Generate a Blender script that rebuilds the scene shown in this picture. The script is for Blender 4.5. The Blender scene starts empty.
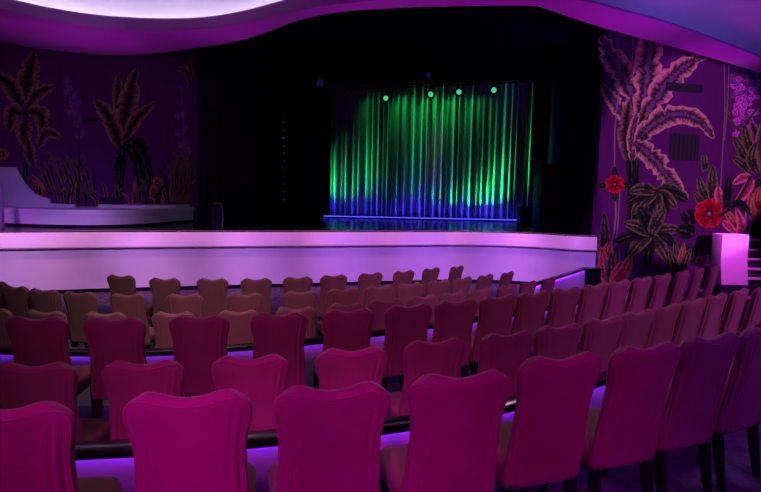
import bpy, math, random
from mathutils import Vector, Matrix
R = random.Random(7)
S = bpy.context.scene
COL = S.collection
PI = math.pi
rad = math.radians

# ------------------------------------------------------------------ helpers
class MB:
    """collects vertices and faces, then links them as ONE mesh object"""
    def __init__(s): s.v = []; s.f = []; s.m = []; s.uv = []
    def add(s, vs, fs, mi=0, uvs=None):
        o = len(s.v); s.v += [tuple(p) for p in vs]
        s.uv += list(uvs) if uvs else [(0.5, 0.5)] * len(vs)
        for f in fs: s.f.append(tuple(i + o for i in f)); s.m.append(mi)
    def box(s, c, d, mi=0, rz=0.0, M=None):
        vs = []
        for x in (-.5, .5):
            for y in (-.5, .5):
                for z in (-.5, .5):
                    p = Vector((x * d[0], y * d[1], z * d[2]))
                    if rz: p = Matrix.Rotation(rz, 3, 'Z') @ p
                    p = p + Vector(c)
                    if M: p = M @ p
                    vs.append(p)
        s.add(vs, [(0,1,3,2),(4,6,7,5),(0,4,5,1),(2,3,7,6),(0,2,6,4),(1,5,7,3)], mi)
    def grid(s, rows, closed=False, mi=0, uvs=None, cap=False):
        n = len(rows[0]); vs = [p for r in rows for p in r]; fs = []
        for i in range(len(rows) - 1):
            for j in range(n if closed else n - 1):
                k = (j + 1) % n
                fs.append((i*n + j, i*n + k, (i+1)*n + k, (i+1)*n + j))
        if cap:
            fs.append(tuple(reversed(range(n)))); fs.append(tuple((len(rows)-1)*n + j for j in range(n)))
        s.add(vs, fs, mi, uvs)
    def tube(s, pts, r, n=8, mi=0, cap=True):
        pts = [Vector(p) for p in pts]; rows = []
        rr = r if isinstance(r, (list, tuple)) else [r] * len(pts)
        for i, p in enumerate(pts):
            d = (pts[min(i+1, len(pts)-1)] - pts[max(i-1, 0)]).normalized()
            a = d.cross(Vector((0, 0, 1)))
            if a.length < .05: a = d.cross(Vector((0, 1, 0)))
            a.normalize(); b = d.cross(a)
            rows.append([p + (a*math.cos(t) + b*math.sin(t)) * rr[i] for t in [2*PI*k/n for k in range(n)]])
        s.grid(rows, True, mi, None, cap)
    def prism(s, poly, z0, z1, mi=0):
        n = len(poly)
        s.add([(x, y, z0) for x, y in poly] + [(x, y, z1) for x, y in poly],
              [tuple(reversed(range(n))), tuple(range(n, 2*n))] + [(i, (i+1) % n, n + (i+1) % n, n + i) for i in range(n)], mi)
    def build(s, name, mats, parent=None, smooth=False, loc=None, rz=0.0):
        me = bpy.data.meshes.new(name); me.from_pydata(s.v, [], s.f)
        for m in (mats if isinstance(mats, (list, tuple)) else [mats]): me.materials.append(m)
        me.polygons.foreach_set('material_index', s.m)
        u = me.uv_layers.new(name='UVMap')
        u.data.foreach_set('uv', [c for l in me.loops for c in s.uv[l.vertex_index]])
        if smooth: me.polygons.foreach_set('use_smooth', [True] * len(s.f))
        me.update()
        o = bpy.data.objects.new(name, me); COL.objects.link(o)
        if parent: o.parent = parent
        if loc: o.location = loc
        o.rotation_euler = (0, 0, rz)
        return o
def tag(o, label=None, cat=None, group=None, kind=None):
    if label: o['label'] = label
    if cat: o['category'] = cat
    if group: o['group'] = group
    if kind: o['kind'] = kind
    return o
def empty(name, loc=(0, 0, 0), rz=0.0):
    o = bpy.data.objects.new(name, None); COL.objects.link(o); o.location = loc
    o.rotation_euler = (0, 0, rz); o.empty_display_size = .1; return o
def bevel(o, w, seg=3, ang=40):
    m = o.modifiers.new('b', 'BEVEL'); m.width = w; m.segments = seg; m.limit_method = 'ANGLE'; m.angle_limit = rad(ang)
    o.data.polygons.foreach_set('use_smooth', [True] * len(o.data.polygons)); return o
def cr(pts, n):
    """Catmull-Rom through points of any dimension"""
    P = [Vector(p) for p in pts]; out = []
    for i in range(n + 1):
        t = i / n * (len(P) - 1); k = min(int(t), len(P) - 2); u = t - k
        p0 = P[max(k-1, 0)]; p1 = P[k]; p2 = P[k+1]; p3 = P[min(k+2, len(P)-1)]
        out.append(.5 * (2*p1 + (p2-p0)*u + (2*p0-5*p1+4*p2-p3)*u*u + (3*p1-p0-3*p2+p3)*u**3))
    return out

# ------------------------------------------------------------------ materials
def srgb(r, g, b): return tuple((c/255/12.92 if c/255 <= .04045 else ((c/255+.055)/1.055)**2.4) for c in (r, g, b)) + (1,)
def mat(name, c, rough=.6, var=.12, scale=12.0, bump=0.0, spec=.4, sheen=0.0, metal=0.0, aniso=None):
    m = bpy.data.materials.new(name); m.use_nodes = True; N = m.node_tree; b = N.nodes['Principled BSDF']
    b.inputs['Roughness'].default_value = rough; b.inputs['Specular IOR Level'].default_value = spec
    b.inputs['Metallic'].default_value = metal
    b.inputs['Sheen Weight'].default_value = sheen; b.inputs['Sheen Roughness'].default_value = .4
    tc = N.nodes.new('ShaderNodeTexCoord'); mp = N.nodes.new('ShaderNodeMapping'); no = N.nodes.new('ShaderNodeTexNoise')
    if aniso: mp.inputs['Scale'].default_value = aniso
    no.inputs['Scale'].default_value = scale; no.inputs['Detail'].default_value = 4
    rp = N.nodes.new('ShaderNodeValToRGB')
    rp.color_ramp.elements[0].position = .3; rp.color_ramp.elements[1].position = .7
    rp.color_ramp.elements[0].color = tuple(x*(1-var) for x in c[:3]) + (1,)
    rp.color_ramp.elements[1].color = tuple(min(1, x*(1+var)) for x in c[:3]) + (1,)
    L = N.links.new
    L(tc.outputs['Object'], mp.inputs['Vector']); L(mp.outputs[0], no.inputs['Vector']); L(no.outputs['Fac'], rp.inputs[0]); L(rp.outputs[0], b.inputs['Base Color'])
    if bump:
        bu = N.nodes.new('ShaderNodeBump'); bu.inputs['Strength'].default_value = bump; bu.inputs['Distance'].default_value = .01
        n2 = N.nodes.new('ShaderNodeTexNoise'); n2.inputs['Scale'].default_value = scale * 14
        L(mp.outputs[0], n2.inputs['Vector']); L(n2.outputs['Fac'], bu.inputs['Height']); L(bu.outputs[0], b.inputs['Normal'])
    return m
def glow(name, c, s):
    m = bpy.data.materials.new(name); m.use_nodes = True; b = m.node_tree.nodes['Principled BSDF']
    b.inputs['Base Color'].default_value = c; b.inputs['Emission Color'].default_value = c; b.inputs['Emission Strength'].default_value = s
    return m
def paint(name, mid, body, edge, rib=26.0, vein=None, dk=(.16, .38, .75)):
    """painted leaf: dark midrib, brushed ribs, edge colour; u runs across the leaf, v along it"""
    m = bpy.data.materials.new(name); m.use_nodes = True; N = m.node_tree; L = N.links.new; b = N.nodes['Principled BSDF']
    b.inputs['Roughness'].default_value = .8; b.inputs['Specular IOR Level'].default_value = .15
    uv = N.nodes.new('ShaderNodeUVMap'); sp = N.nodes.new('ShaderNodeSeparateXYZ'); L(uv.outputs[0], sp.inputs[0])
    def mth(op, a, bb=None):
        n = N.nodes.new('ShaderNodeMath'); n.operation = op
        for i, x in enumerate((a, bb)):
            if x is None: continue
            if isinstance(x, (int, float)): n.inputs[i].default_value = x
            else: L(x, n.inputs[i])
        return n.outputs[0]
    d = mth('MULTIPLY', mth('ABSOLUTE', mth('SUBTRACT', sp.outputs[0], .5)), 2.0)
    mp = N.nodes.new('ShaderNodeMapping'); mp.inputs['Scale'].default_value = (3, rib, 1); L(uv.outputs[0], mp.inputs[0])
    no = N.nodes.new('ShaderNodeTexNoise'); no.inputs['Scale'].default_value = 1.0; no.inputs['Detail'].default_value = 3; L(mp.outputs[0], no.inputs['Vector'])
    k = mth('ADD', d, mth('MULTIPLY', mth('SUBTRACT', no.outputs['Fac'], .5), 1.5))
    rp = N.nodes.new('ShaderNodeValToRGB'); e = rp.color_ramp.elements
    e[0].position = dk[0]; e[0].color = mid; e[1].position = dk[2]; e[1].color = edge
    x = e.new(dk[1]); x.color = body
    if vein: y = e.new(.02); y.color = vein
    L(k, rp.inputs[0]); L(rp.outputs[0], b.inputs['Base Color'])
    return m

M = {}
M['fabric'] = mat('chair_fabric', (.33, .125, .145, 1), .85, .10, 5, .35, .15, .35)
M['seatfab'] = mat('seat_fabric', (.30, .115, .115, 1), .85, .12, 6, .3, .15, .2)
M['leg'] = mat('black_lacquer', (.012, .011, .014, 1), .35, .2, 20)
M['white'] = mat('white_paint', (.72, .70, .72, 1), .55, .04, 2)
M['lipwhite'] = mat('apron_edge_paint', (.78, .74, .74, 1), .4, .04, 2)
M['ceil'] = mat('ceiling_plaster', (.50, .21, .58, 1), .8, .03, 1.2)
M['rim'] = mat('violet_rim_paint', (.42, .15, .52, 1), .7, .03, 2)
M['dome'] = mat('dome_plaster', (.8, .78, .82, 1), .85, .04, .8)
M['capblack'] = mat('black_ledge_top', (.010, .008, .012, 1), .18, .2, 8, 0, .6)
M['stagefloor'] = mat('black_stage_floor', (.014, .012, .017, 1), .22, .3, 6, .05, .5)
M['black'] = mat('black_drape', (.020, .012, .034, 1), .95, .3, 4, 0, .05)
M['carpet'] = mat('dark_carpet', (.10, .075, .11, 1), .95, .5, 9, .3, .1)
M['wallp'] = mat('plum_wall_paint', (.125, .010, .14, 1), .8, .08, 1.5, 0, .15, aniso=(6, 6, .3))
M['curtain'] = mat('satin_curtain', (.55, .55, .58, 1), .5, .06, 4, 0, .4)
M['metal'] = mat('black_metal', (.02, .02, .022, 1), .4, .2, 20, 0, .5, 0, .6)
M['grille'] = mat('dark_grille', (.03, .022, .03, 1), .6, .4, 60)
M['tread'] = mat('pale_tread', (.42, .40, .42, 1), .5, .06, 4)
M['vent'] = mat('dark_vent', (.02, .012, .028, 1), .6, .3, 10, aniso=(30, 30, .5))
M['led'] = glow('violet_led', (.30, .020, 1, 1), 11.0)
M['led2'] = glow('dim_violet_led', (.26, .025, 1, 1), 6.0)
M['led3'] = glow('strong_violet_led', (.34, .03, 1, 1), 34.0)
M['coveled'] = glow('cove_led', (.87, .82, 1, 1), 10.0)
M['blueled'] = glow('blue_led', (.05, .04, 1, 1), 7.0)
M['lens'] = glow('green_lens', (.05, .62, .25, 1), 1.0)
M['lens2'] = glow('violet_lens', (.12, .05, .4, 1), .06)
M['bead'] = glow('bead_glint_glow', (.35, .33, .6, 1), .25)  # weak emission stands in for the glints on the beads
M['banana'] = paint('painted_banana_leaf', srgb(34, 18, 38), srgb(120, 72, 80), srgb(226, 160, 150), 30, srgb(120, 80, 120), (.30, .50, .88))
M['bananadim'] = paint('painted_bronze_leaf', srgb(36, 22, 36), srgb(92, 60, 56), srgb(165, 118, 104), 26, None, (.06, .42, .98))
M['olive'] = paint('painted_olive_leaf', srgb(30, 28, 28), srgb(54, 54, 38), srgb(132, 120, 84), 10, srgb(120, 110, 80), (.2, .5, .95))
M['darkleaf'] = paint('painted_dark_leaf', srgb(16, 15, 22), srgb(24, 26, 28), srgb(56, 62, 52), 8, srgb(76, 82, 66), (.15, .55, .98))
M['redleaf'] = paint('painted_red_leaf', srgb(110, 26, 44), srgb(190, 50, 70), srgb(205, 140, 100), 10, srgb(200, 140, 110), (.15, .5, .95))
M['pinkleaf'] = paint('painted_pink_leaf', srgb(150, 40, 84), srgb(215, 70, 110), srgb(235, 130, 150), 8)
M['red'] = paint('painted_red_petal', srgb(130, 8, 34), srgb(215, 16, 52), srgb(235, 36, 70), 5)
M['gold'] = paint('painted_gold_petal', srgb(130, 70, 30), srgb(176, 110, 60), srgb(190, 140, 80), 4)
M['magenta'] = paint('painted_magenta_petal', srgb(190, 40, 180), srgb(225, 60, 205), srgb(240, 110, 220), 4)
M['violetp'] = paint('painted_violet_petal', srgb(84, 30, 100), srgb(130, 50, 146), srgb(170, 80, 180), 4)
M['pale'] = paint('painted_pale_line', srgb(160, 110, 130), srgb(165, 112, 130), srgb(170, 120, 140), 4)
M['eye'] = paint('painted_dark_eye', srgb(40, 14, 24), srgb(50, 18, 28), srgb(70, 30, 36), 4)

# ------------------------------------------------------------------ camera
H = 2.41; F = 560.0; pitch = math.atan(56 / F); roll = rad(1.2)
cd = bpy.data.cameras.new('camera'); cam = bpy.data.objects.new('camera', cd); COL.objects.link(cam)
cd.sensor_width = 36; cd.lens = F / 761 * 36; cd.clip_end = 200
cam.matrix_world = Matrix.Translation((0, 0, H)) @ Matrix.Rotation(PI/2 - pitch, 4, 'X') @ Matrix.Rotation(roll, 4, 'Z')
S.camera = cam

# ------------------------------------------------------------------ seating tiers (all curved about the same centre)
CX, CY = -3.0, 13.5
def pol(r, a): return (CX + r*math.cos(rad(a)), CY + r*math.sin(rad(a)))
def sector(r0, r1, a0, a1, z0, z1, n=60):
    b = MB(); A = [a0 + (a1-a0)*i/n for i in range(n+1)]
    g = lambda r, a: lerp(r, a) if isinstance(r, list) else r
    b.grid([[(*pol(g(r0, a), a), z0), (*pol(g(r0, a), a), z1), (*pol(g(r1, a), a), z1), (*pol(g(r1, a), a), z0)] for a in A], True, 0, None, True)
    return b
fl = MB(); fl.box((0, 5, -.05), (34, 36, .1)); tag(fl.build('floor', M['carpet']), kind='structure')
tag(sector(13.2, 17.0, -140, -30, .002, .85).build('floor.003', M['carpet']), kind='structure')

def low_wall(pts, zb, zt, label, led=None, hw=.03, cw=.075):
    """a knee wall along plan points; the audience side is on the right of the walk"""
    t = empty('low_wall', (*pts[len(pts)//2], zb)); o = Vector((*pts[len(pts)//2], zb))
    nr = []
    for i, p in enumerate(pts):
        d = Vector(pts[min(i+1, len(pts)-1)]) - Vector(pts[max(i-1, 0)]); d.normalize(); nr.append(Vector((d.y, -d.x)))
    def strip(a, b, z0, z1): # offsets toward the audience
        m = MB(); m.grid([[Vector((*(Vector(p) + n*a), z0)) - o, Vector((*(Vector(p) + n*a), z1)) - o,
                           Vector((*(Vector(p) + n*b), z1)) - o, Vector((*(Vector(p) + n*b), z0)) - o] for p, n in zip(pts, nr)], True, 0, None, True)
        return m
    strip(-hw, hw, 0 + zb, zt - .03).build('wall_panel', M['white'], t)
    bevel(strip(-hw - .01, cw, zt - .03, zt).build('ledge_cap', M['capblack'], t), .006, 2)
    strip(cw - .008, cw + .002, zt - .045, zt - .025).build('cap_trim', M['metal'], t)
    if led: tag(strip(cw - .024, cw - .010, zt - .042, zt - .032).build('led_strip', M[led], t), 'violet light strip under the ledge')
    return tag(t, label, 'low wall', 'low walls between the seating tiers')
def lerp(T, a):
    for (p, x), (q, y) in zip(T, T[1:]):
        if a <= q: k = max(0, (a-p)/(q-p)); return x + (y-x)*k
    return T[-1][1]
RA = [(-106, 10.97), (-80, 10.96), (-73, 10.92), (-69, 10.82), (-65, 10.66), (-60, 10.55), (-50, 10.55), (-20, 10.6)]
RC = [(-122, 8.42), (-84, 8.40), (-74, 8.2), (-65, 7.95), (-56, 7.88), (-49, 7.92), (-40, 8.1), (-30, 8.3), (-14, 8.3)]
tag(sector(RC, RA, -150, -8, .002, .34).build('floor.001', M['carpet']), kind='structure')
tag(sector(RA, 13.2, -150, -20, .002, .60).build('floor.002', M['carpet']), kind='structure')
low_wall([pol(lerp(RA, a), a) for a in range(-106, -24, 2)], .34, 1.13, 'curved white low wall with black ledge in front of the nearest row of chairs', 'led')
low_wall([pol(lerp(RC, a), a) for a in range(-122, -26, 2)], 0, .87, 'curved white low wall with black ledge beyond the third row of chairs', 'led2')
low_wall([(2.75, 10.35), (3.25, 11.0), (3.9, 11.85), (4.45, 12.6), (4.82, 13.12)], 0, .70, 'short straight low wall with lit face running to the stage corner', 'led3')
w = MB(); w.box((5.03, 13.17, .32), (.38, .14, .64)); w.box((5.03, 13.17, .66), (.44, .24, .04))
tag(w.build('trim_1', M['capblack']), kind='structure')  # short return wall; the shade on its unlit face is put in as black

# ------------------------------------------------------------------ chairs
PROF = [(0, .236), (.12, .237), (.25, .233), (.40, .225), (.54, .218), (.64, .217), (.72, .221), (.79, .230), (.85, .240), (.89, .244), (.92, .243), (.945, .237), (.965, .226), (.985, .208), (1, .186)]
def back_hw(v):
    for (a, x), (c, y) in zip(PROF, PROF[1:]):
        if v <= c: return (x + (y-x)*(v-a)/(c-a))*.965
    return PROF[-1][1]*.965
def back_top(u): return 1.052 - .030*(math.cos(min(1, (abs(u)/.82)**1.15)*PI)*.5 + .5) - .12*max(0, abs(u)-.82)
def back_z(u, v): return .36 + v*(back_top(u) - .36)
def back_lean(z): q = (z-.36)/.69; return -.20 - .10*q - .03*q*q
def back_th(u, v): ed = max(0, (v-.93)/.07); return .046*math.sqrt(max(0, 1 - ed*ed*.97))*max(0.0, 1 - abs(u)**5)**.5
def backrest_bm():
    b = MB(); NU = 56
    vs = sorted(set([i/26 for i in range(24)] + [.91, .93, .945, .96, .97, .98, .99, 1.0])); rows = []
    for v in vs:
        ring = []
        for side in (1, -1):
            for j in range(NU + 1):
                u = math.sin((-1 + 2*j/NU)*PI/2) * side
                z = back_z(u, v); x = u*back_hw(v); y = back_lean(z) + side*back_th(u, v)
                if side < 0:   # creases of the slip cover down the back
                    fade = min(1, (1-v)*2.2)**.8 if v < .93 else 0
                    for cx, wd, am, ph in ((.62, .026, .008, 0), (.70, .026, -.010, 1), (.775, .026, .014, 2), (.85, .022, -.010, 3)):
                        c_ = cx + .02*math.sin(v*5 + ph + (2 if u > 0 else 0))
                        y -= am*fade*(math.exp(-((abs(u)-c_)/wd)**2))
                ring.append((x, y, z))
        rows.append(ring)
    b.grid(rows, True)
    n = 2*(NU+1); o = len(b.v) - n
    for base in (0, o):
        for j in range(NU):
            q = (base + j, base + j + 1, base + n-2-j, base + n-1-j); b.f.append(q if base else q[::-1]); b.m.append(0)
    return b
def piping_bm():
    b = MB(); pts = []
    path = [(-.955, v) for v in (.3, .45, .6, .7, .78, .85, .9, .93)] + [(-.955 + 1.91*k/30, .962) for k in range(31)] + [(.955, v) for v in (.93, .9, .85, .78, .7, .6, .45, .3)]
    for u, v in path:
        z = back_z(u, v); pts.append((u*back_hw(v), back_lean(z) - back_th(u, v) - .0015, z))
    b.tube(pts, .0035, 6); return b
def seat_bm():
    b = MB(); rows = []
    def ring(hx, y0, y1, z, n=6, r=.07):
        pts = []
        for cx, cy, a0 in ((hx-r, y1-r, 0), (-hx+r, y1-r, 90), (-hx+r, y0+r, 180), (hx-r, y0+r, 270)):
            for k in range(n+1):
                a = rad(a0 + 90*k/n); pts.append((cx + r*math.cos(a), cy + r*math.sin(a), z))
        return pts
    for hx, y0, y1, z in ((.2, -.2, .2, .35), (.215, -.215, .215, .36), (.218, -.215, .22, .42), (.226, -.215, .232, .44), (.226, -.215, .235, .465), (.215, -.21, .225, .485), (.17, -.17, .18, .497), (.08, -.08, .09, .502)):
        rows.append(ring(hx, y0, y1, z))
    b.grid(rows, True, 0, None, True); return b
def leg_bm(sx, sy):
    b = MB(); x, y = sx*.185, sy*.19
    fx, fy = (x*1.03, y*1.05) if sy > 0 else (x*1.02, y*1.32)
    rows = []
    for z, px, py, h in ((.37, x, y, .026), (.18, (x+fx)/2, (y+fy)/2, .022), (0, fx, fy, .015)):
        rows.append([(px+h, py+h, z), (px-h, py+h, z), (px-h, py-h, z), (px+h, py-h, z)])
    b.grid(rows, True, 0, None, True); return b
def make_chair():
    t = empty('theatre_chair')
    bk = backrest_bm().build('backrest', M['fabric'], t, True)
    piping_bm().build('piping', M['fabric'], bk, True)
    seat_bm().build('seat', M['seatfab'], t, True)
    for sx in (-1, 1):
        for sy in (-1, 1): leg_bm(sx, sy).build('leg', M['leg'], t)
    return t
def copy_tree(o, parent=None):
    c = o.copy(); COL.objects.link(c); c.parent = parent
    for ch in list(o.children): copy_tree(ch, c)
    return c
ROWS = [
 ('A', .60, 'nearest row', [11.75, 11.70, 11.71, 11.68, 11.56, 11.54, 11.51, 11.49], [-81.65, -78.66, -76.05, -73.25, -70.4, -67.65, -65.0, -62.3]),
 ('B', .34, 'second row', [10.435, 10.43, 10.40, 10.34, 10.28, 10.25, 10.19, 10.14, 10.09, 10.07, 10.07, 10.08, 10.14, 10.265], [-84.29, -81.05, -77.63, -74.05, -70.69, -67.37, -64.24, -61.15, -58.23, -55.5, -52.4, -49.27, -46.1, -43.3]),
 ('C', .34, 'third row', [9.28, 9.3, 9.26, 9.23, 9.18, 9.12, 9.06, 9.02, 8.99, 8.98, 8.99, 9.02, 9.07, 9.15, 9.26, 9.38, 9.54], [-87.8, -84.1, -80.2, -76.3, -72.6, -69.0, -65.6, -62.3, -59.1, -55.7, -52.4, -49.2, -45.8, -42.6, -39.3, -36.3, -33.3]),
 ('D', 0, 'fourth row', [7.63, 7.62, 7.61, 7.57, 7.52, 7.44, 7.35, 7.25, 7.2, 7.17, 7.17, 7.2, 7.23, 7.31], [-99.0, -94.4, -89.5, -84.2, -79.0, -74.0, -69.2, -64.8, -60.3, -56.1, -51.8, -47.2, -42.7, -38.3]),
 ('E', 0, 'fifth row', [6.3, 6.44, 6.51, 6.55, 6.56, 6.53, 6.49, 6.43, 6.38, 6.34, 6.3, 6.31, 6.34, 6.41, 6.52], [-111.6, -106.5, -101.8, -97.0, -91.5, -85.4, -78.8, -72.4, -66.9, -61.8, -56.8, -51.7, -47.0, -42.2, -37.2]),
 ('F', 0, 'stage-side sixth row', [5.21, 5.32, 5.28, 5.28, 5.24, 5.19, 5.21, 5.28, 5.33, 5.51], [-100.1, -92.0, -84.4, -77.6, -70.7, -64.2, -56.9, -49.7, -42.7, -36.8])]
ORD = ['first', 'second', 'third', 'fourth', 'fifth', 'sixth', 'seventh', 'eighth', 'ninth', 'tenth', 'eleventh', 'twelfth', 'thirteenth', 'fourteenth', 'fifteenth', 'sixteenth', 'seventeenth']
HUE = {'A': 'magenta-lit', 'B': 'dark magenta', 'C': 'dark maroon', 'D': 'dark maroon', 'E': 'brown', 'F': 'brown'}
proto = make_chair(); first = True
for key, z, rn, rs, ts in ROWS:
    for i, (r, t) in enumerate(zip(rs, ts)):
        c = proto if first else copy_tree(proto); first = False
        x, y = pol(r - .32, t)
        c.location = (x, y, z + .001); c.rotation_euler = (0, 0, rad(t + 90 - (min(6, max(0, t + 62)*.3) if key in 'BC' else 0)) + R.uniform(-.03, .03))
        n = len(rs)
        if n - i <= 3 and i > 2: where = ('last', 'second from last', 'third from last')[n-1-i] + ' at right of the'
        else: where = ORD[i] + ' from left in the'
        tag(c, f'{HUE[key]} covered chair, {where} {rn} from camera', 'chair', 'covered chairs facing the stage')

# ------------------------------------------------------------------ stage
ZS = 1.38
front = cr([(-12.5, 10.35), (-10, 11.1), (-7.97, 11.67), (-6.2, 12.3), (-4.18, 12.91), (-1.96, 13.54), (.49, 14.25), (1.9, 14.62), (3.1, 14.68), (4.2, 14.42), (4.85, 14.0), (5.40, 13.95)], 66)
front = [(p.x, p.y) for p in front]
fn = []
for i, p in enumerate(front):
    d = Vector(front[min(i+1, len(front)-1)]) - Vector(front[max(i-1, 0)]); d.normalize(); fn.append((d.y, -d.x))
def fascia(prof): # profile of (outward offset, z) swept along the front edge
    b = MB(); b.grid([[(p[0] + n[0]*o, p[1] + n[1]*o, z) for o, z in prof] for p, n in zip(front, fn)]); return b
st = empty('stage', (-1.5, 13.7, 0)); off = Vector((-1.5, 13.7, 0))
def stpart(b, name, m, smooth=False):
    b.v = [tuple(Vector(v) - off) for v in b.v]; return b.build(name, m, st, smooth)
dk = MB(); dk.prism(front + [(6.2, 23.3), (-5.8, 23.3), (-5.12, 16.36), (-12.5, 13.28)], ZS - .12, ZS); stpart(dk, 'stage_deck', M['stagefloor'])
stpart(fascia([(-.06, .0), (-.06, .10)]), 'kick_base', M['black'])
stpart(fascia([(-.06, .10), (0, .10), (0, 1.03)]), 'front_panel', M['white'])
stpart(fascia([(0, 1.0), (.055, 1.005), (.07, 1.03), (.06, 1.06), (.05, 1.08), (.01, 1.345), (-.02, 1.375), (-.06, 1.385), (-.06, 1.37)]), 'apron_edge', M['lipwhite'], True)
tag(st, 'wide stage with violet-lit white front and black deck', 'stage')

# raised side platform, left of the stage opening
pf = cr([(-11.6, 13.5), (-10, 13.36), (-8.77, 13.16), (-7.7, 13.0), (-6.75, 13.12), (-6.15, 13.6), (-5.82, 14.3), (-5.60, 15.4), (-5.40, 16.1)], 40)
pf = [(p.x, p.y) for p in pf]
pl = empty('side_platform', (-8, 14, ZS)); off2 = Vector((-8, 14, ZS))
def swept(path, prof, n_sign=1):
    b = MB(); rows = []
    for i, p in enumerate(path):
        d = Vector(path[min(i+1, len(path)-1)]) - Vector(path[max(i-1, 0)]); d.normalize()
        rows.append([Vector((p[0] + d.y*o, p[1] - d.x*o, z)) for o, z in prof])
    b.grid(rows); return b
def plpart(b, name, m, smooth=False):
    b.v = [tuple(Vector(v) - off2) for v in b.v]; return b.build(name, m, pl, smooth)
plpart(swept(pf, [(-.05, ZS), (-.05, ZS + .07)]), 'kick_base', M['black'])
plpart(swept(pf, [(-.05, ZS + .07), (0, ZS + .07), (0, ZS + .30), (.012, ZS + .305), (.012, ZS + .415), (0, ZS + .42), (-.05, ZS + .42)]), 'curved_front', M['white'])
b = MB(); b.prism([(p[0], p[1] + .03) for p in pf] + [(-5.4, 16.22), (-11.6, 13.62)], ZS + .38, ZS + .422); plpart(b, 'platform_top', M['white'])
tag(pl, 'low curved white platform below the dark jungle mural', 'platform')
# upper slab behind it and scooped parapet
b = MB(); b.prism([(-7.35, 14.55), (-6.3, 14.75), (-5.62, 15.35), (-5.5, 16.1), (-7.3, 15.35)], ZS + .42, ZS + .50)
tag(b.build('platform_step', M['lipwhite']), 'thin pale step lying on the curved platform under the mural', 'step')
prof = [(-11.2, 1.802), (-11.2, 2.78), (-9.13, 2.78), (-9.09, 2.70), (-9.02, 2.56), (-8.92, 2.40), (-8.80, 2.25), (-8.66, 2.13), (-8.50, 2.06), (-8.33, 2.025), (-8.30, 2.02), (-8.30, 1.90), (-7.68, 1.89), (-7.68, 1.802)]
b = MB(); n = len(prof); yA, yB = 14.0, 14.09
b.add([(x, yA, z) for x, z in prof] + [(x, yB, z) for x, z in prof], [tuple(range(n)), tuple(reversed(range(n, 2*n)))] + [(i, n+i, n+(i+1) % n, (i+1) % n) for i in range(n)])
tag(b.build('scooped_parapet', M['white']), 'white parapet with scooped quarter-curve edge standing on the side platform', 'parapet')
b = MB(); b.box((-8.60, 12.6, ZS + .5), (.14, .14, 1.0)); b.box((-8.60, 12.6, ZS + 1.02), (.18, .18, .05))
tag(bevel(b.build('newel_post', M['white']), .01), 'bright white post at the far left end of the stage edge', 'post')

# black masking of the stage house
def plane(name, a, c, z0, z1, m, th=.1):
    b = MB(); d = (Vector(c) - Vector(a)).normalized(); nx, ny = -d.y*th, d.x*th
    b.prism([a, c, (c[0]+nx, c[1]+ny), (a[0]+nx, a[1]+ny)], z0, z1); return tag(b.build(name, m), kind='structure')
plane('wall_back', (-12.5, 23.4), (7.5, 23.4), 0, 9, M['black'])
plane('wall_stage_right', (6.3, 23.4), (5.43, 14.03), ZS, 9, M['black'], -.08)
plane('wall_stage_left', (-5.2, 16.45), (-5.9, 23.4), ZS, 9, M['black'], -.08)
b = MB(); b.box((-2.5, 19, 9.05), (20, 10, .1)); tag(b.build('ceiling.001', M['black']), kind='structure')
def drape(name, a, c, z0, z1, m, label, cat, amp=.05, wl=.22, group=None, th=.012, seed=1, N=8, hem=None):
    rr = random.Random(seed); A = Vector((*a, 0)); Cc = Vector((*c, 0)); L = (Cc-A).length; d = (Cc-A)/L; nrm = Vector((-d.y, d.x, 0))
    xs = []; s = 0
    while s < L:
        wv = wl*rr.uniform(.6, 1.5); am = amp*rr.uniform(.5, 1.3); k0 = len(xs)
        for j in range(N):
            ph = j/N; xs.append((s + wv*ph, am*(math.sin(2*PI*ph) + .25*math.sin(4*PI*ph + 1)), rr.uniform(-.3, .3) if j == 0 else 0))
        s += wv
    b = MB(); rows = []
    for k in range(9):
        f = k/8; z = z0 + (z1-z0)*f; row = []
        for q, (s_, o, _) in enumerate(xs):
            sway = .012*math.sin(f*3 + q*.31)
            row.append(A + d*min(s_, L) + nrm*(o*(1 - .25*f) + sway) + Vector((0, 0, z)))
        rows.append(row)
    b.grid(rows); o = b.build(name, m, None, True)
    sm = o.modifiers.new('s', 'SOLIDIFY'); sm.thickness = th
    return tag(o, label, cat, group)
drape('leg_curtain', (-4.90, 15.0), (-3.2, 15.45), ZS + .005, 7.4, M['black'], 'black side curtain beside the dark mural, next to the stage opening', 'curtain', .06, .3, 'black side curtains', seed=3)
drape('leg_curtain', (-3.75, 18.0), (-1.95, 18.25), ZS + .005, 7.4, M['black'], 'black side curtain upstage, just left of the lit curtain', 'curtain', .06, .3, 'black side curtains', seed=4)
drape('border_curtain', (-5.0, 15.8), (5.3, 15.8), 6.45, 8.6, M['black'], 'black border curtain hung across the top of the stage opening', 'curtain', .04, .3, seed=5)
drape('border_curtain', (-2.2, 19.75), (5.5, 18.25), 5.98, 8.6, M['black'], 'black border curtain hung behind the lighting truss', 'curtain', .04, .3, seed=6)
drape('stage_curtain', (-1.86, 20.45), (5.42, 20.3), ZS + .03, 7.3, M['curtain'], 'pleated stage curtain lit green and blue', 'curtain', .16, .235, seed=12, N=12)
# blue light batten at the foot of the curtain
t = empty('floor_light_batten', (1.55, 20.05, ZS))
b = MB(); b.box((0, 0, .03), (7.3, .10, .05)); b.build('housing', M['metal'], t)
b = MB(); b.box((0, .0, .062), (7.2, .05, .012)); tag(b.build('led_strip', M['blueled'], t), 'glowing blue strip')
tag(t, 'long blue light batten on the stage floor along the curtain foot', 'stage light')
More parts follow.
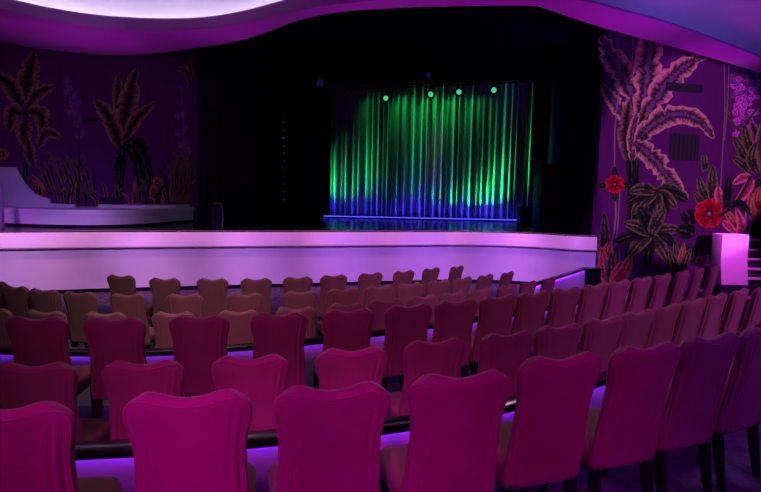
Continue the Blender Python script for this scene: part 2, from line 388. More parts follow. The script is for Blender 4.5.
# truss and green spotlights
TA, TB = Vector((-1.3, 19.55, 5.80)), Vector((5.05, 17.75, 5.86))
t = empty('lighting_truss', TA); d = TB - TA
tr = MB()
for oz, oy in ((0, 0), (.22, 0), (.11, .2)): tr.tube([Vector((0, oy, oz)), d + Vector((0, oy, oz))], .024, 8)
tr.build('chord_tubes', M['metal'], t)
tr = MB()
for k in range(26):
    a = d*(k/26); c = d*((k+1)/26); q = [Vector((0, 0, 0)), Vector((0, 0, .22)), Vector((0, .2, .11))]
    tr.tube([a + q[k % 2], c + q[(k+1) % 2]], .009, 5); tr.tube([a + q[k % 2], c + q[2]], .009, 5)
tr.build('bracing', M['metal'], t)
tag(t, 'black lighting truss above the lit curtain', 'lighting truss')
def spotlight(px, py, pz, label, aim, lens, s=1.0, zt=5.8):
    t = empty('stage_spotlight', (px, py, pz)); a = Vector(aim).normalized(); u = a.orthogonal().normalized()
    if abs(u.z) > .5: u = a.cross(Vector((0, 0, 1))).normalized()
    def rev(prof): # revolve (distance along the beam, radius)
        b = MB(); w_ = a.cross(u); b.grid([[a*l*s + (u*math.cos(k) + w_*math.sin(k))*r*s for k in [2*PI*i/20 for i in range(20)]] for l, r in prof], True, 0, None, True); return b
    rev([(-.30, .05), (-.28, .10), (-.12, .125), (.0, .13), (.10, .135), (.13, .145), (.13, .12)]).build('lamp_body', M['metal'], t, True)
    rev([(.10, .115), (.125, .108), (.135, .06), (.138, .01)]).build('lens', lens, t, True)
    b = MB(); sd = a.cross(Vector((0, 0, 1))).normalized()*.155*s
    b.tube([sd, sd + Vector((0, 0, .2*s)), -sd + Vector((0, 0, .2*s)), -sd], .012*s, 6); b.build('yoke', M['metal'], t)
    b = MB(); b.tube([Vector((0, 0, .2*s)), Vector((0, 0, max(.22*s, zt - pz)))], .016*s, 6); b.box((0, 0, max(.22*s, zt - pz)), (.07, .07, .05)); b.build('clamp', M['metal'], t)
    return tag(t, label, 'stage light', 'spotlights on the truss')
for i, (px, py, pz, q) in enumerate(((.08, 19.1, 5.47, 'first green spotlight from the left on the lighting truss'), (1.55, 18.65, 5.55, 'second green spotlight from the left on the lighting truss'),
                                     (2.44, 18.4, 5.60, 'third green spotlight from the left on the lighting truss'), (3.50, 18.05, 5.62, 'fourth green spotlight, furthest right on the lighting truss'))):
    spotlight(px, py, pz, q, (-.05 - px*.12, -1, -.22), M['lens'], 1.0, 5.95)
spotlight(-1.85, 16.5, 5.45, 'dim violet spotlight hanging above the dark left stage', (.2, -1, -.25), M['lens2'], 1.2, 6.5)
spotlight(1.35, 17.6, 5.95, 'dim violet spotlight hung higher, above the green ones', (0, -1, -.3), M['lens2'], 1.0, 6.5)
# bead strand on the black curtain edge
t = empty('bead_strand', (-3.10, 17.82, 4.75)); b = MB(); b.tube([(0, 0, 0), (.01, 0, -2.75)], .005, 5); b.build('cord', M['black'], t)
b = MB()
for k in range(12):
    z = -.05 - 2.65*k/11; r = R.uniform(.008, .02); b.tube([(R.uniform(-.02, .02), 0, z + r), (R.uniform(-.02, .02), 0, z - r)], r*.7, 6)
b.build('beads', M['bead'], t)
tag(t, 'faint vertical strand of glinting beads in the dark stage', 'bead strand')
# loudspeakers
t = empty('loudspeaker', (5.07, 17.0, ZS), rad(8)); b = MB(); b.box((0, 0, .95), (.78, .6, 1.88)); bevel(b.build('cabinet', M['metal'], t), .02)
b = MB(); b.box((0, -.305, 1.2), (.68, .02, 1.25)); b.build('grille', M['grille'], t)
b = MB(); b.box((0, -.305, .28), (.68, .02, .4)); b.build('lower_grille', M['grille'], t)
tag(t, 'tall dark loudspeaker cabinet beside the right edge of the lit curtain', 'loudspeaker')
def wedge(name, loc, rz, w_, label, edge=None, h=.42, d_=.5, s=1):
    t = empty(name, loc, rz); pr = [(-d_/2, 0), (d_/2, 0), (d_/2, h), (d_/2-.12, h), (-d_/2, .14)]
    b = MB(); n = len(pr); b.add([(-w_/2, y, z) for y, z in pr] + [(w_/2, y, z) for y, z in pr], [tuple(range(n)), tuple(reversed(range(n, 2*n)))] + [(i, n+i, n+(i+1) % n, (i+1) % n) for i in range(n)])
    bevel(b.build('cabinet', M['metal'], t), .012)
    b = MB(); y0, z0, y1, z1 = -d_/2+.02, .17, d_/2-.15, h-.02
    b.add([(-w_/2+.04, y0-.012, z0), (w_/2-.04, y0-.012, z0), (w_/2-.04, y1-.012, z1), (-w_/2+.04, y1-.012, z1), (-w_/2+.04, y0, z0-.02), (w_/2-.04, y0, z0-.02), (w_/2-.04, y1, z1-.02), (-w_/2+.04, y1, z1-.02)],
          [(0,1,2,3), (4,7,6,5), (0,4,5,1), (1,5,6,2), (2,6,7,3), (3,7,4,0)]); b.build('grille', M['grille'], t)
    return tag(t, label, 'stage monitor')
wedge('stage_monitor', (5.0, 18.0, ZS), rad(10), 1.1, 'dark floor monitor at the lower right corner of the lit curtain', h=.6, d_=.6)
t = empty('side_fill_monitor', (-4.05, 14.0, ZS)); b = MB()
prf = [(-.16, 0), (.10, 0), (.13, .25), (.12, .48), (.08, .60), (.0, .62), (-.14, .60)]
n = len(prf); b.add([(x, -.13, z) for x, z in prf] + [(x, .13, z) for x, z in prf], [tuple(range(n)), tuple(reversed(range(n, 2*n)))] + [(i, n+i, n+(i+1) % n, (i+1) % n) for i in range(n)])
bevel(b.build('cabinet', M['black'], t), .012)
b = MB(); b.tube([(.105, -.14, .02), (.137, -.14, .25), (.127, -.14, .47), (.088, -.14, .59), (0, -.14, .625), (-.1, -.14, .62)], .008, 6); tag(b.build('edge_trim', M['tread'], t), 'pale edge trim')
tag(t, 'small dark speaker with curved pale edge on the left stage front', 'stage monitor')

# ------------------------------------------------------------------ walls and painted murals
L0, L1 = Vector((-9.4, 14.6)), Vector((-4.6, 16.6)); LD = (L1-L0).normalized()
R0, R1 = Vector((5.35, 14.0)), Vector((10.2, 15.1)); RD = (R1-R0).normalized()
plane('wall_left', tuple(L0 - LD*4), tuple(L1 + LD*.3), 0, 7.0, M['wallp'], .12)
plane('wall_right', tuple(R0), tuple(R0 + RD*9), 0, 7.2, M['wallp'], .12)
plane('wall_side_left', (-13.0, -13), (-13.0, 13.2), 0, 7.2, M['wallp'], .12)
plane('wall_side_right', (14.05, 15.98), (14.05, -13), 0, 7.2, M['wallp'], .12)
class Wall:
    """art units -> metres along the wall and height above the floor"""
    def __init__(s, P, D, cs, cz): s.P, s.D, s.cs, s.cz = P, D, cs, cz; s.k = 0; s.N = Vector((D.y, -D.x))
    def at(s, a, b):
        q = (1, a, b, a*b); t = sum(x*y for x, y in zip(s.cs, q)); z = sum(x*y for x, y in zip(s.cz, q))
        p = s.P + s.D*t + s.N*(.004 + .00008*s.k); return (p.x, p.y, z)
WL = Wall(L0, LD, (-.301125, .023575, -.001007, 3e-06), (6.966192, .003444, -.025016, -1.6e-05))
WR = Wall(R0, RD, (-17.481317, .028684, -.002702, 7e-06), (5.502263, .002706, -.017656, -1.1e-05))
class Art:
    def __init__(s, wall): s.w = wall; s.b = MB(); s.mats = []
    def mi(s, m):
        if m not in s.mats: s.mats.append(m)
        return s.mats.index(m)
    def leaf(s, pts, hw, m, jag=0.0, blunt=.75, n=26, up=1):
        s.w.k += up; P = cr([Vector((*p, 0)) for p in pts], n); rows = []; uvs = []
        jl = jr = 1.0
        for i, p in enumerate(P):
            t = i/n; d = P[min(i+1, n)] - P[max(i-1, 0)]
            if d.length < 1e-6: d = Vector((1, 0, 0))
            d.normalize(); q = Vector((-d.y, d.x, 0))
            wd = hw*max(0.02, math.sin(PI*min(1, .06 + t*.94)**.85))**blunt
            if jag:
                jl = 1 - jag*(R.uniform(.5, 1.1) if R.random() < .22 else .22*R.random()); jr = 1 - jag*(R.uniform(.5, 1.1) if R.random() < .22 else .22*R.random())
            row = []
            for u in (0, .25, .5, .75, 1):
                o = (u-.5)*2*wd*(jl if u < .5 else jr); c = p + q*o + d*abs(o)*.25
                row.append(s.w.at(c.x, c.y)); uvs.append((u, t))
            rows.append(row)
        s.b.grid(rows, False, s.mi(m), uvs)
    def line(s, pts, hw, m, n=24):
        s.w.k += 1; P = cr([Vector((*p, 0)) for p in pts], n); rows = []; uvs = []
        for i, p in enumerate(P):
            d = (P[min(i+1, n)] - P[max(i-1, 0)]).normalized(); q = Vector((-d.y, d.x, 0))*hw
            rows.append([s.w.at(*(p-q).xy), s.w.at(*(p+q).xy)]); uvs += [(0, i/n), (1, i/n)]
        s.b.grid(rows, False, s.mi(m), uvs)
    def disc(s, c, r, m, n=14):
        s.w.k += 1; s.b.add([s.w.at(*c)] + [s.w.at(c[0] + r*math.cos(2*PI*i/n), c[1] + r*math.sin(2*PI*i/n)) for i in range(n)],
            [(0, 1+i, 1+(i+1) % n) for i in range(n)], s.mi(m), [(.5, .5)] + [(1, i/n) for i in range(n)])
    def flower(s, c, r, m, k=6, eye=None, er=.3, a0=0.0, hw=.42, r0=.1):
        for i in range(k):
            a = a0 + 2*PI*i/k
            s.leaf([(c[0] + r*r0*math.cos(a), c[1] + r*r0*math.sin(a)), (c[0] + r*.6*math.cos(a), c[1] + r*.6*math.sin(a)), (c[0] + r*math.cos(a), c[1] + r*math.sin(a))], r*hw, m, 0, .6, 8, 1 if i == 0 else 0)
        if eye: s.disc(c, r*er, eye); s.disc(c, r*er*.5, 'pale' if eye == 'eye' else 'eye')
    def done(s, name, parent, label=None):
        q = parent.location if parent.parent is None else parent.parent.location
        s.b.v = [tuple(Vector(v) - q) for v in s.b.v]
        o = s.b.build(name, [M[m] for m in s.mats], parent)
        if label: o['label'] = label
        return o
# ---- right mural
mr = empty('jungle_mural', WR.at(680, 300)); tag(mr, 'painted jungle mural with banana palm and red flowers, right of the stage', 'mural')
a = Art(WR)
a.line([(631, 150), (633, 200), (630, 262)], 5, 'darkleaf'); a.line([(637, 150), (637, 190), (640, 240)], 2.5, 'darkleaf')
a.leaf([(632, 126), (617, 104), (603, 84)], 8, 'banana', .5)
a.leaf([(640, 118), (626, 80), (611, 54), (603, 37)], 13, 'banana', .5)
a.leaf([(641, 120), (646, 80), (651, 36), (655, 12)], 14, 'banana', .45)
a.leaf([(640, 128), (657, 96), (680, 70), (712, 52)], 13, 'banana', .5)
a.leaf([(629, 160), (626, 130), (630, 100)], 8, 'bananadim', .4); a.leaf([(635, 158), (640, 128), (646, 104)], 7, 'bananadim', .4)
a.leaf([(633, 160), (633, 135), (637, 112)], 6, 'banana', .4)
a.leaf([(636, 144), (652, 124), (676, 113), (698, 120), (714, 138)], 12, 'banana', .45)
a.leaf([(634, 142), (652, 156), (668, 178), (688, 200)], 12, 'banana', .5)
a.done('painted_banana_palm', mr, 'painted banana palm with pink-edged leaves')
a = Art(WR)
a.line([(618, 40), (620, 80), (616, 130), (616, 180)], .6, 'pale'); a.line([(633, 30), (632, 78)], .5, 'pale'); a.line([(616, 190), (617, 220), (612, 252)], .8, 'pale'); a.line([(621, 190), (619, 225), (616, 258)], .6, 'pale')
for q in ((0, -1), (1, .1), (0, 1), (-1, .1)): a.leaf([(616, 184), (616 + 9*q[0], 184 + 9*q[1]), (616 + 18*q[0], 184 + 18*q[1])], 3.2, 'darkleaf')
a.flower((616, 184), 9.5, 'red', 6, 'eye', .28, .4); a.done('painted_small_red_flower', mr, 'small painted red flower on a vine')
a = Art(WR)
for (c, L, k) in (((656, 192), 30, 9), ((651, 236), 36, 9)):
    for i in range(k):
        an = rad(-15 + 205*i/(k-1)) if L == 30 else rad(-20 + 350*i/k)
        l = L*R.uniform(.75, 1.1); e = (c[0] + l*math.cos(an)*1.0, c[1] + l*math.sin(an)*.9 + 4)
        a.leaf([c, ((c[0]+e[0])/2, (c[1]+e[1])/2 - 3), e], 6.5, 'darkleaf' if i % 2 else 'olive')
a.line([(660, 236), (676, 248), (692, 252)], 3, 'darkleaf')
a.done('painted_dark_foliage', mr, 'painted dark green leaf clusters')
a = Art(WR)
for e, m in (((600, 236), 'olive'), ((606, 212), 'olive'), ((611, 243), 'redleaf')): a.leaf([(604, 262), ((604+e[0])/2 + 2, (262+e[1])/2), e], 5, m)
for e, m in (((618, 246), 'olive'), ((601, 266), 'redleaf'), ((604, 248), 'redleaf'), ((613, 254), 'olive'), ((624, 264), 'redleaf'), ((632, 256), 'redleaf')):
    a.leaf([(613, 288), ((613+e[0])/2 + (e[0]-613)*.15, 274), e], 6, m)
a.done('painted_red_fronds', mr, 'painted red and green fronds by the stage corner')
a = Art(WR)
for c, l, an in (((694, 236), 18, 200), ((698, 246), 22, 100), ((692, 250), 20, 150), ((704, 244), 22, 80), ((690, 226), 16, 250)):
    e = (c[0] + l*math.cos(rad(an)), c[1] + l*math.sin(rad(an))); a.leaf([c, ((c[0]+e[0])/2 + 2, (c[1]+e[1])/2), e], 10, 'darkleaf')
for p, hw, m in (([(710, 204), (702, 190), (698, 176)], 5, 'olive'), ([(714, 204), (712, 184), (713, 165)], 6, 'olive'), ([(703, 206), (698, 198), (693, 192)], 4, 'olive'), ([(705, 172), (704, 162), (703, 152)], 4, 'olive'),
                 ([(722, 206), (719, 196), (718, 186)], 5, 'pinkleaf'), ([(726, 208), (728, 190), (730, 176)], 5, 'darkleaf')): a.leaf(p, hw, m)
a.flower((709, 214), 15, 'red', 7, 'eye', .27, .2, .44); a.done('painted_big_red_flower', mr, 'big painted red flower among dark leaves')
a = Art(WR); a.line([(752, 58), (747, 90), (744, 134)], .8, 'violetp'); sp_ = a.done('painted_blossom_spray', mr, 'painted spray of bright magenta blossom')
for k in range(75):
    t = R.random(); c = (745 + R.uniform(-14, 17)*(1 - .25*t), 70 + 66*t); a = Art(WR)
    a.flower(c, R.uniform(2.4, 3.8), 'magenta' if R.random() < .7 else 'violetp', 4, 'violetp', .3, R.random()*3, .5); a.done('painted_blossom', sp_)
a = Art(WR)
a.line([(762, 104), (750, 118), (742, 130), (732, 122), (726, 108), (730, 96)], 1.4, 'olive'); a.line([(723, 62), (724, 110), (722, 150), (720, 186)], .6, 'pale'); a.line([(728, 64), (727, 100), (724, 140)], .5, 'pale')
for p, hw, m in (([(752, 168), (742, 150), (733, 136)], 6, 'olive'), ([(756, 160), (748, 140), (744, 124)], 6, 'olive'), ([(760, 150), (757, 134), (752, 122)], 6, 'bananadim'), ([(752, 172), (742, 163), (732, 156)], 5, 'olive'),
                 ([(766, 170), (763, 140), (768, 118)], 7, 'bananadim'), ([(760, 174), (752, 158), (757, 142)], 6, 'olive'), ([(752, 176), (742, 178), (733, 184)], 4.5, 'pinkleaf'), ([(754, 178), (746, 192), (735, 205)], 5.5, 'pinkleaf'),
                 ([(758, 180), (764, 186), (772, 194)], 5, 'darkleaf'), ([(748, 232), (752, 212), (752, 192)], 6, 'redleaf'), ([(738, 236), (733, 222), (724, 210)], 5, 'redleaf'), ([(736, 234), (727, 226), (722, 222)], 4, 'pinkleaf'),
                 ([(738, 240), (742, 226), (736, 208)], 5, 'pinkleaf'), ([(744, 240), (750, 226), (748, 214)], 4.5, 'violetp'), ([(756, 238), (760, 222), (770, 210)], 6, 'olive'), ([(728, 206), (742, 204), (752, 216)], 4, 'darkleaf'), ([(764, 214), (758, 200), (762, 186)], 5, 'redleaf')): a.leaf(p, hw, m)
a.line([(752, 176), (735, 204), (720, 216)], 1.5, 'darkleaf')
a.done('painted_pink_foliage', mr, 'painted pink and olive leaves by the steps')
a = Art(WR)
for e, m in (((674, 240), 'olive'), ((683, 244), 'redleaf'), ((668, 252), 'olive'), ((690, 250), 'olive')): a.leaf([(678, 284), ((678+e[0])/2, 264), e], 4.5, m)
a.done('painted_low_fronds', mr)
# vents on the right wall
def wallbox(W, x0, y0, x1, y1, name, label, cat):
    p = Vector(W.at(x0, y1)); q = Vector(W.at(x1, y0)); p2 = Vector(W.at(x1, y1)); p.z = p2.z = (p.z+p2.z)/2
    o_ = empty(name, (p.x, p.y, p.z)); N3 = Vector((W.N.x, W.N.y, 0)); ex = (p2-p); ez = Vector((0, 0, q.z-p.z))
    b = MB(); vs = [p*0, ex, ex+ez, ez]; b.add([v - N3*.02 for v in vs] + [v + N3*.03 for v in vs], [(0,3,2,1), (4,5,6,7), (0,1,5,4), (1,2,6,5), (2,3,7,6), (3,0,4,7)]); b.build('vent_panel', M['vent'], o_)
    b = MB()
    nsl = max(3, int(ex.length/.12)) if ez.length > .4 else 3
    for k in range(1, nsl):
        if ez.length > .4: s0 = ex*(k/nsl); b.tube([s0 + N3*.035, s0 + ez + N3*.035], .008, 5)
        else: s0 = ez*(k/nsl); b.tube([s0 + N3*.035, s0 + ex + N3*.035], .008, 5)
    b.build('slats', M['vent'], o_)
    tag(o_, label, cat)
kR, kL = WR.k, WL.k; WR.k = 40; WL.k = 40
wallbox(WR, 668, 134, 697, 160, 'wall_vent', 'square dark vent panel on the wall under the arching banana leaf', 'vent')
wallbox(WR, 665, 85, 701, 92, 'slot_vent', 'narrow dark slot vent high on the wall, right of the stage', 'vent')
WR.k, WL.k = kR, kL
# ---- left mural
ml = empty('jungle_mural', WL.at(100, 210)); tag(ml, 'dim painted jungle mural with bronze banana leaves, left of the stage', 'mural')
a = Art(WL)
a.line([(26, 112), (27, 150), (24, 190)], 2.5, 'darkleaf')
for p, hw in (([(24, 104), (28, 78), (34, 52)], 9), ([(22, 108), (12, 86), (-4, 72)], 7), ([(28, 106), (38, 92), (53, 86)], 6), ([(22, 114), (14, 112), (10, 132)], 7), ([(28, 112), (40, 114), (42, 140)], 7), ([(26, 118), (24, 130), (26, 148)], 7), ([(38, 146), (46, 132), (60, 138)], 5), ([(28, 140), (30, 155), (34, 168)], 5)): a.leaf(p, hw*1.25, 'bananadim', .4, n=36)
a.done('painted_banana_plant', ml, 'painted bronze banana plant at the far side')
a = Art(WL)
a.line([(122, 142), (122, 165), (118, 195)], 2.5, 'darkleaf')
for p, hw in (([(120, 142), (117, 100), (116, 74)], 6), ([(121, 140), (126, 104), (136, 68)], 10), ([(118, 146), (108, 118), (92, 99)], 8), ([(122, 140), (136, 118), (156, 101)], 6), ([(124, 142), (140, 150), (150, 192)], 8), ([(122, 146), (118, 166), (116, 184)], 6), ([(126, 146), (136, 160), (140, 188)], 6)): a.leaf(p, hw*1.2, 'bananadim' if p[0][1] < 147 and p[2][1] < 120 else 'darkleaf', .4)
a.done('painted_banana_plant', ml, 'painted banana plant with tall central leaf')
def sunflower(c):
    a = Art(WL); a.line([c, (c[0] - 4, c[1] + 14), (c[0] - 6, c[1] + 26)], .9, 'darkleaf'); a.flower(c, 6.5, 'gold', 9, 'eye', .42, 0, .36); a.done('painted_sunflower', ml)
sunflower((4, 154)); sunflower((158, 183))
a = Art(WL)
def star(c, r, m):
    for i in range(5): an = 2*PI*i/5 + R.random()*.3; a.leaf([c, (c[0] + r*.5*math.cos(an), c[1] + r*.5*math.sin(an)), (c[0] + r*math.cos(an), c[1] + r*math.sin(an))], r*.22, m, 0, .7, 6, 1 if i == 0 else 0)
a.line([(64, 76), (69, 104), (78, 138)], .7, 'violetp'); sp_ = a.done('painted_blossom_spray', ml)
for c in ((65, 80), (68, 88), (64, 92), (72, 96), (70, 104), (76, 102), (74, 112), (68, 112), (78, 118), (74, 124), (80, 132), (76, 136)): a = Art(WL); star(c, 4.2, 'violetp'); a.done('painted_star', sp_)
a = Art(WL); a.line([(184, 84), (186, 120), (187, 158)], .7, 'violetp'); sp_ = a.done('painted_star_spray', ml)
for c in ((184, 88), (182, 101), (186, 114), (180, 115), (188, 128), (181, 132), (190, 140), (184, 144), (192, 150), (186, 154)): a = Art(WL); star(c, 4.6, 'violetp'); a.done('painted_star', sp_)
a = Art(WL)
a.leaf([(194, 84), (190, 72), (178, 68)], 4, 'bananadim', .3); a.leaf([(196, 78), (193, 66), (186, 62)], 4, 'bananadim', .3)
a.done('painted_drooping_leaf', ml)
a = Art(WL)
for k in range(58):
    x = R.uniform(34, 195); h = R.uniform(12, 30) + (14 if x < 95 or x > 170 else 0); bnd = R.uniform(-16, 16)
    a.leaf([(x, 207), (x + bnd*.25, 207 - h*.6), (x + bnd, 207 - h)], R.uniform(1.0, 2.0), R.choice(['olive', 'olive', 'darkleaf', 'bananadim', 'redleaf']), 0, .6, 10)
for k in range(14):
    x = 40 + k*3.2; a.leaf([(x + 10, 196), (x + 2, 172 - (k % 4)*5), (x - 8 + (k % 3)*8, 162 - (k % 5)*3)], 1.3, 'olive', 0, .6, 10)
for k in range(12):
    x = 172 + k*2; a.leaf([(x, 204), (x + 3, 176 - (k % 4)*4), (x - 6 + (k % 3)*5, 160 - (k % 5)*4)], 1.5, 'olive', 0, .6, 10)
a.done('painted_grasses', ml)
a = Art(WL); a.line([(77, 128), (77, 170), (77, 206)], .7, 'eye'); a.line([(80, 119), (96, 119)], 2, 'eye'); a.done('panel_seam', ml)
# dark low panel at the left wall base
b = MB(); b.box((-7.2, 14.98, ZS + .55), (.62, .05, .26)); tag(b.build('trim_2', M['vent']), kind='structure')

# ------------------------------------------------------------------ stair and pedestal at the far right
t = empty('stair_pedestal', (8.74, 13.8, 0))
pr = [(-.16, .26), (-.06, .86), (-.05, 1.50), (.38, 1.50), (.38, .26)]; n = len(pr)
b = MB(); b.add([(-.33, y, z) for y, z in pr] + [(.33, y, z) for y, z in pr], [tuple(range(n)), tuple(reversed(range(n, 2*n)))] + [(i, n+i, n+(i+1) % n, (i+1) % n) for i in range(n)]); bevel(b.build('white_block', M['white'], t), .012)
b = MB(); b.box((0, .1, .13), (.80, .56, .26)); b.build('dark_base', M['black'], t)
tag(t, 'brightly lit white pedestal at the foot of the right-hand steps', 'pedestal')
t = empty('steps', (9.14, 13.8, 0)); b = MB()
for k in range(5): b.box((.75, .0 + k*.13 + .25, (.40 + .23*k)/2), (1.5, .5, .40 + .23*k - .04))
b.build('risers', M['vent'], t)
for k in range(5): b = MB(); b.box((.75, k*.13 + .235, .40 + .23*k), (1.5, .53, .04)); b.build('tread', M['tread'], t)
tag(t, 'dark steps with pale treads beside the white pedestal', 'steps')

# ------------------------------------------------------------------ ceiling: soffit band with lit oval recess
OUT = [(-13.5, 9.0), (-9.56, 12.15), (-8.81, 13.21), (-8.06, 13.88), (-6.8, 14.27), (-5.44, 13.95), (-4.35, 13.38), (-3.58, 12.92), (-2.9, 12.41), (-2.22, 11.68), (-1.62, 11.04), (-.82, 10.51), (.26, 10.21), (1.46, 10.03), (2.48, 9.96), (2.77, 10.1), (4.21, 11.15), (6.43, 12.57), (9.67, 14.76), (13.9, 17.6)]
INN = [(-9.3, 4.0), (-7.59, 9.69), (-7.14, 10.75), (-6.59, 11.39), (-5.82, 11.81), (-4.86, 11.95), (-4.11, 11.9), (-3.44, 11.7), (-2.74, 11.31), (-2.17, 10.89), (-1.54, 10.44), (-.61, 10.0), (.4, 9.69), (1.38, 9.53), (2.3, 9.46), (3.14, 9.62), (4.09, 10.13), (5.62, 11.04), (8.63, 13.21), (13.34, 16.78)]
NO = 120
o_ = [Vector((*p, 0)) for p in cr([Vector((*p, 0)).xy.to_3d() for p in OUT], NO)] if False else [p for p in cr([(x, y, 0) for x, y in OUT], NO)]
i_ = [p for p in cr([(x, y, 0) for x, y in INN], NO)]
ZC = 5.6
def sm(a, b, x): t = max(0, min(1, (x-a)/(b-a))); return t*t*(3-2*t)
rows = []
for k, (o, i) in enumerate(zip(o_, i_)):
    rows.append([(o.x, o.y, ZC + 1.0), (o.x, o.y, ZC + .03), (o.x, o.y, ZC)] + [tuple(o.lerp(i, q)[:2]) + (ZC,) for q in (.2, .4, .6, .8)] + [(i.x, i.y, ZC)])
b = MB(); b.grid(rows); tag(b.build('ceiling', M['ceil']), kind='structure')
rows = []; led = []; dome = []
inr = []
for k, i in enumerate(i_):
    d = (i_[min(k+1, NO)] - i_[max(k-1, 0)]).normalized(); nrm = Vector((-d.y, d.x, 0)) # outward, to the stage
    f = k/NO; left = 1 - sm(.68, .78, f)
    h = .19*left + .05; out = .34*left
    p = lambda q, z: (i.x + nrm.x*q, i.y + nrm.y*q, z)
    rows.append([p(0, ZC), p(-.012, ZC + h*.3), p(-.015, ZC + h*.85), p(0, ZC + h), p(.05, ZC + h), p(.05, ZC + h - .1*left), p(out + .02, ZC + h - .1*left)])
    if left > .5: led.append([p(.16, ZC + h - .085), p(.22, ZC + h - .085), p(.22, ZC + h - .06), p(.16, ZC + h - .06)])
    dr = [p(out + .02, ZC + h - .1*left), p(out, ZC + h + .15), p(out*.8 - .05, ZC + h + .40), p(out*.3 - .35, ZC + h + .75), p(-1.0, ZC + h + 1.0), p(-2.0, ZC + h + 1.12)]
    dr.append((i.x*.8, -4.0, ZC + 1.35)); dr.append((i.x*.8, -13.0, ZC + 1.4)); dome.append(dr)
b = MB(); b.grid(rows); tag(b.build('trim_3', M['rim'], None, True), kind='structure')
b = MB(); b.grid(dome); tag(b.build('ceiling.002', M['dome'], None, True), kind='structure')
b = MB(); b.grid(led, True, 0, None, True); tag(b.build('cove_light', M['coveled']), 'white cove light hidden behind the curved ceiling rim', 'cove light')

# ------------------------------------------------------------------ lights
W = bpy.data.worlds.new('world'); S.world = W; W.use_nodes = True
W.node_tree.nodes['Background'].inputs[0].default_value = (.25, .03, .45, 1); W.node_tree.nodes['Background'].inputs[1].default_value = .06
def spot(loc, aim, c, e, ang=60, blend=.8, r=.15):
    l = bpy.data.lights.new('spot', 'SPOT'); l.energy = e; l.color = c; l.spot_size = rad(ang); l.spot_blend = blend; l.shadow_soft_size = r
    o = bpy.data.objects.new('lamp', l); COL.objects.link(o); o.location = loc
    o.rotation_euler = (Vector(aim) - Vector(loc)).to_track_quat('-Z', 'Y').to_euler(); return o
spot((.2, 3.6, 5.3), (.7, 8.9, .95), (1, .72, .68), 330, 30, 1, .3)
# soft back light from above the stage front, catching the chair tops and seats
spot((-3.2, 10.4, 5.3), (-1.2, 4.2, .9), (1, .58, .66), 260, 64, 1, .3)
spot((2.6, 9.4, 5.3), (2.2, 4.2, .9), (1, .52, .80), 220, 64, 1, .3)
# magenta house spots behind the camera, on the nearest row
MG = (1, .0, .95)
spot((-1.7, -2.2, 4.3), (-1.15, 2.0, 1.25), MG, 370, 22, 1, .1)
spot((-.5, -2.2, 4.3), (-.35, 2.1, 1.25), MG, 500, 22, 1, .1)
spot((.6, -2.0, 4.3), (.75, 2.5, 1.2), MG, 320, 24, 1, .1)
spot((1.6, -1.6, 4.3), (1.5, 2.8, 1.1), MG, 80, 28, 1, .1)
spot((-.1, .6, 5.2), (-.16, 3.5, 1.25), MG, 160, 10, 1, .1)
spot((-1.2, -1.6, 5.3), (-1.0, 5.2, 1.1), (1, .06, .72), 520, 36, 1, .3)
# violet wash along the stage front
for x, y, e, c in ((-9.5, 5.6, 1150, (.66, .27, .90)), (-7.3, 6.2, 1150, (.66, .27, .92)), (-5.0, 6.8, 1200, (.62, .23, 1)), (-2.8, 7.3, 1200, (.52, .16, 1)), (-.6, 7.9, 1600, (.47, .14, 1)), (1.6, 8.4, 1650, (.47, .13, 1)), (3.8, 8.2, 1650, (.48, .13, 1))):
    spot((x, y, 5.3), (x + .7, y + 6.1, .30), c, e, 34, .9, .2)
# pink light on the apron edge, from above the stage front
for x, y in ((-8.2, 10.2), (-6.4, 10.8), (-4.6, 11.4), (-2.8, 12.0), (-1.0, 12.6), (.8, 13.1), (2.6, 13.3), (4.2, 13.0)):
    spot((x, y, 5.5), (x + .3, y + 1.25, 1.2), (1, .28, .42), 360, 36, .8, .2)
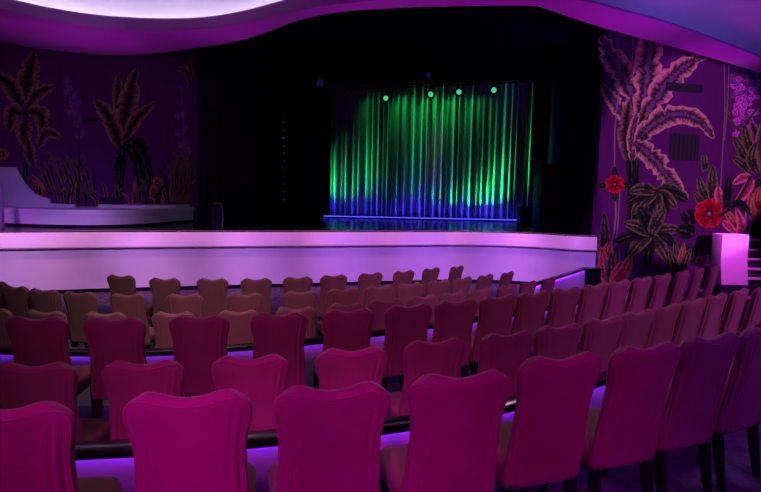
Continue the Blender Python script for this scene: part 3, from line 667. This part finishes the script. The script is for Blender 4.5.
# added fill spots on the chairs, both murals and the side platform
spot((-1.4, 3.6, 5.3), (-2.6, 7.4, .8), (1, .92, .78), 340, 54, 1, .4)
spot((8.6, 3.4, 4.6), (4.4, 7.2, 1.0), (.74, .11, 1), 900, 46, 1, .12)
spot((4.2, .6, 5.0), (2.0, 5.6, 1.1), (1, .14, .80), 250, 34, 1, .12)
spot((6.6, 1.6, 4.8), (3.3, 5.1, 1.1), (.75, .30, .95), 140, 34, 1, .12)
spot((9.5, 6.0, 3.0), (7.8, 14.4, 3.3), (.80, .31, .94), 1500, 35, .15, .15)
spot((-5.0, 8.0, 4.4), (-7.4, 15.4, 3.6), (.60, .34, .85), 240, 58, .8, .3)
spot((-6.2, 9.2, 4.0), (-7.8, 13.6, 1.8), (.22, .06, 1), 260, 46, 1, .2)
# violet uplight on the ceiling band, from added lamps in mid-air
for x, y, e in ((-9.0, 10.0, 110), (-6.4, 12.0, 110), (-3.4, 11.2, 120), (-.6, 9.3, 130), (2.2, 8.8, 140), (4.6, 10.3, 190), (7.4, 12.6, 190)):
    spot((x, y, 2.4), (x, y + .5, 5.6), (.80, .0, .82), e*.95, 74, 1, .4)
spot((6, 2, 2.2), (6.8, 8.6, 6.6), (.17, .13, .95), 1250, 60, 1, .4)
spot((8.3, 12.2, 4.6), (8.74, 13.8, .9), (.95, .075, 1), 1350, 26, .6, .1)
spot((-8.6, 11.2, 3.4), (-8.6, 12.6, 1.9), (.7, .03, 1), 60, 34, .6, .05)
spot((3.0, .6, 5.0), (2.6, 3.4, .6), (.30, .03, 1), 260, 46, 1, .2)
# stage lights on the curtain
G = (.012, 1, .15); B_ = (.05, .03, 1)
for x, e in ((-3.4, 330), (-2.8, 300), (-2.2, 170), (-1.4, 60), (-.6, 26), (.2, 26), (1.0, 70), (1.7, 170), (2.3, 280), (2.8, 300)):
    spot((x, 19.7, 1.5), (x + 2.2, 20.4, 3.2), G, e*1.35, 40, 1, .03)
for x, e in ((-.9, 20), (.2, 60), (1.2, 80), (2.0, 60), (2.8, 30)): spot((x, 19.7, 6.0), (x + 1.3, 20.4, 4.2), G, e*.5, 90, 1, .03)
for x in (-3.1, -2.3, -1.5, -.7, .1, .9, 1.7, 2.5, 3.3): spot((x, 19.85, 1.47), (x + 1.4, 20.4, 2.25), B_, 40, 76, 1, .03)
for x in (.6, 1.0, -.8): spot((x, 19.8, 1.47), (x + 1.2, 20.4, 2.7), B_, 40, 36, 1, .03)

S.view_settings.view_transform = 'Standard'; S.view_settings.look = 'None'; S.view_settings.gamma = 1; S.view_settings.use_curve_mapping = False
S.view_settings.exposure = 0
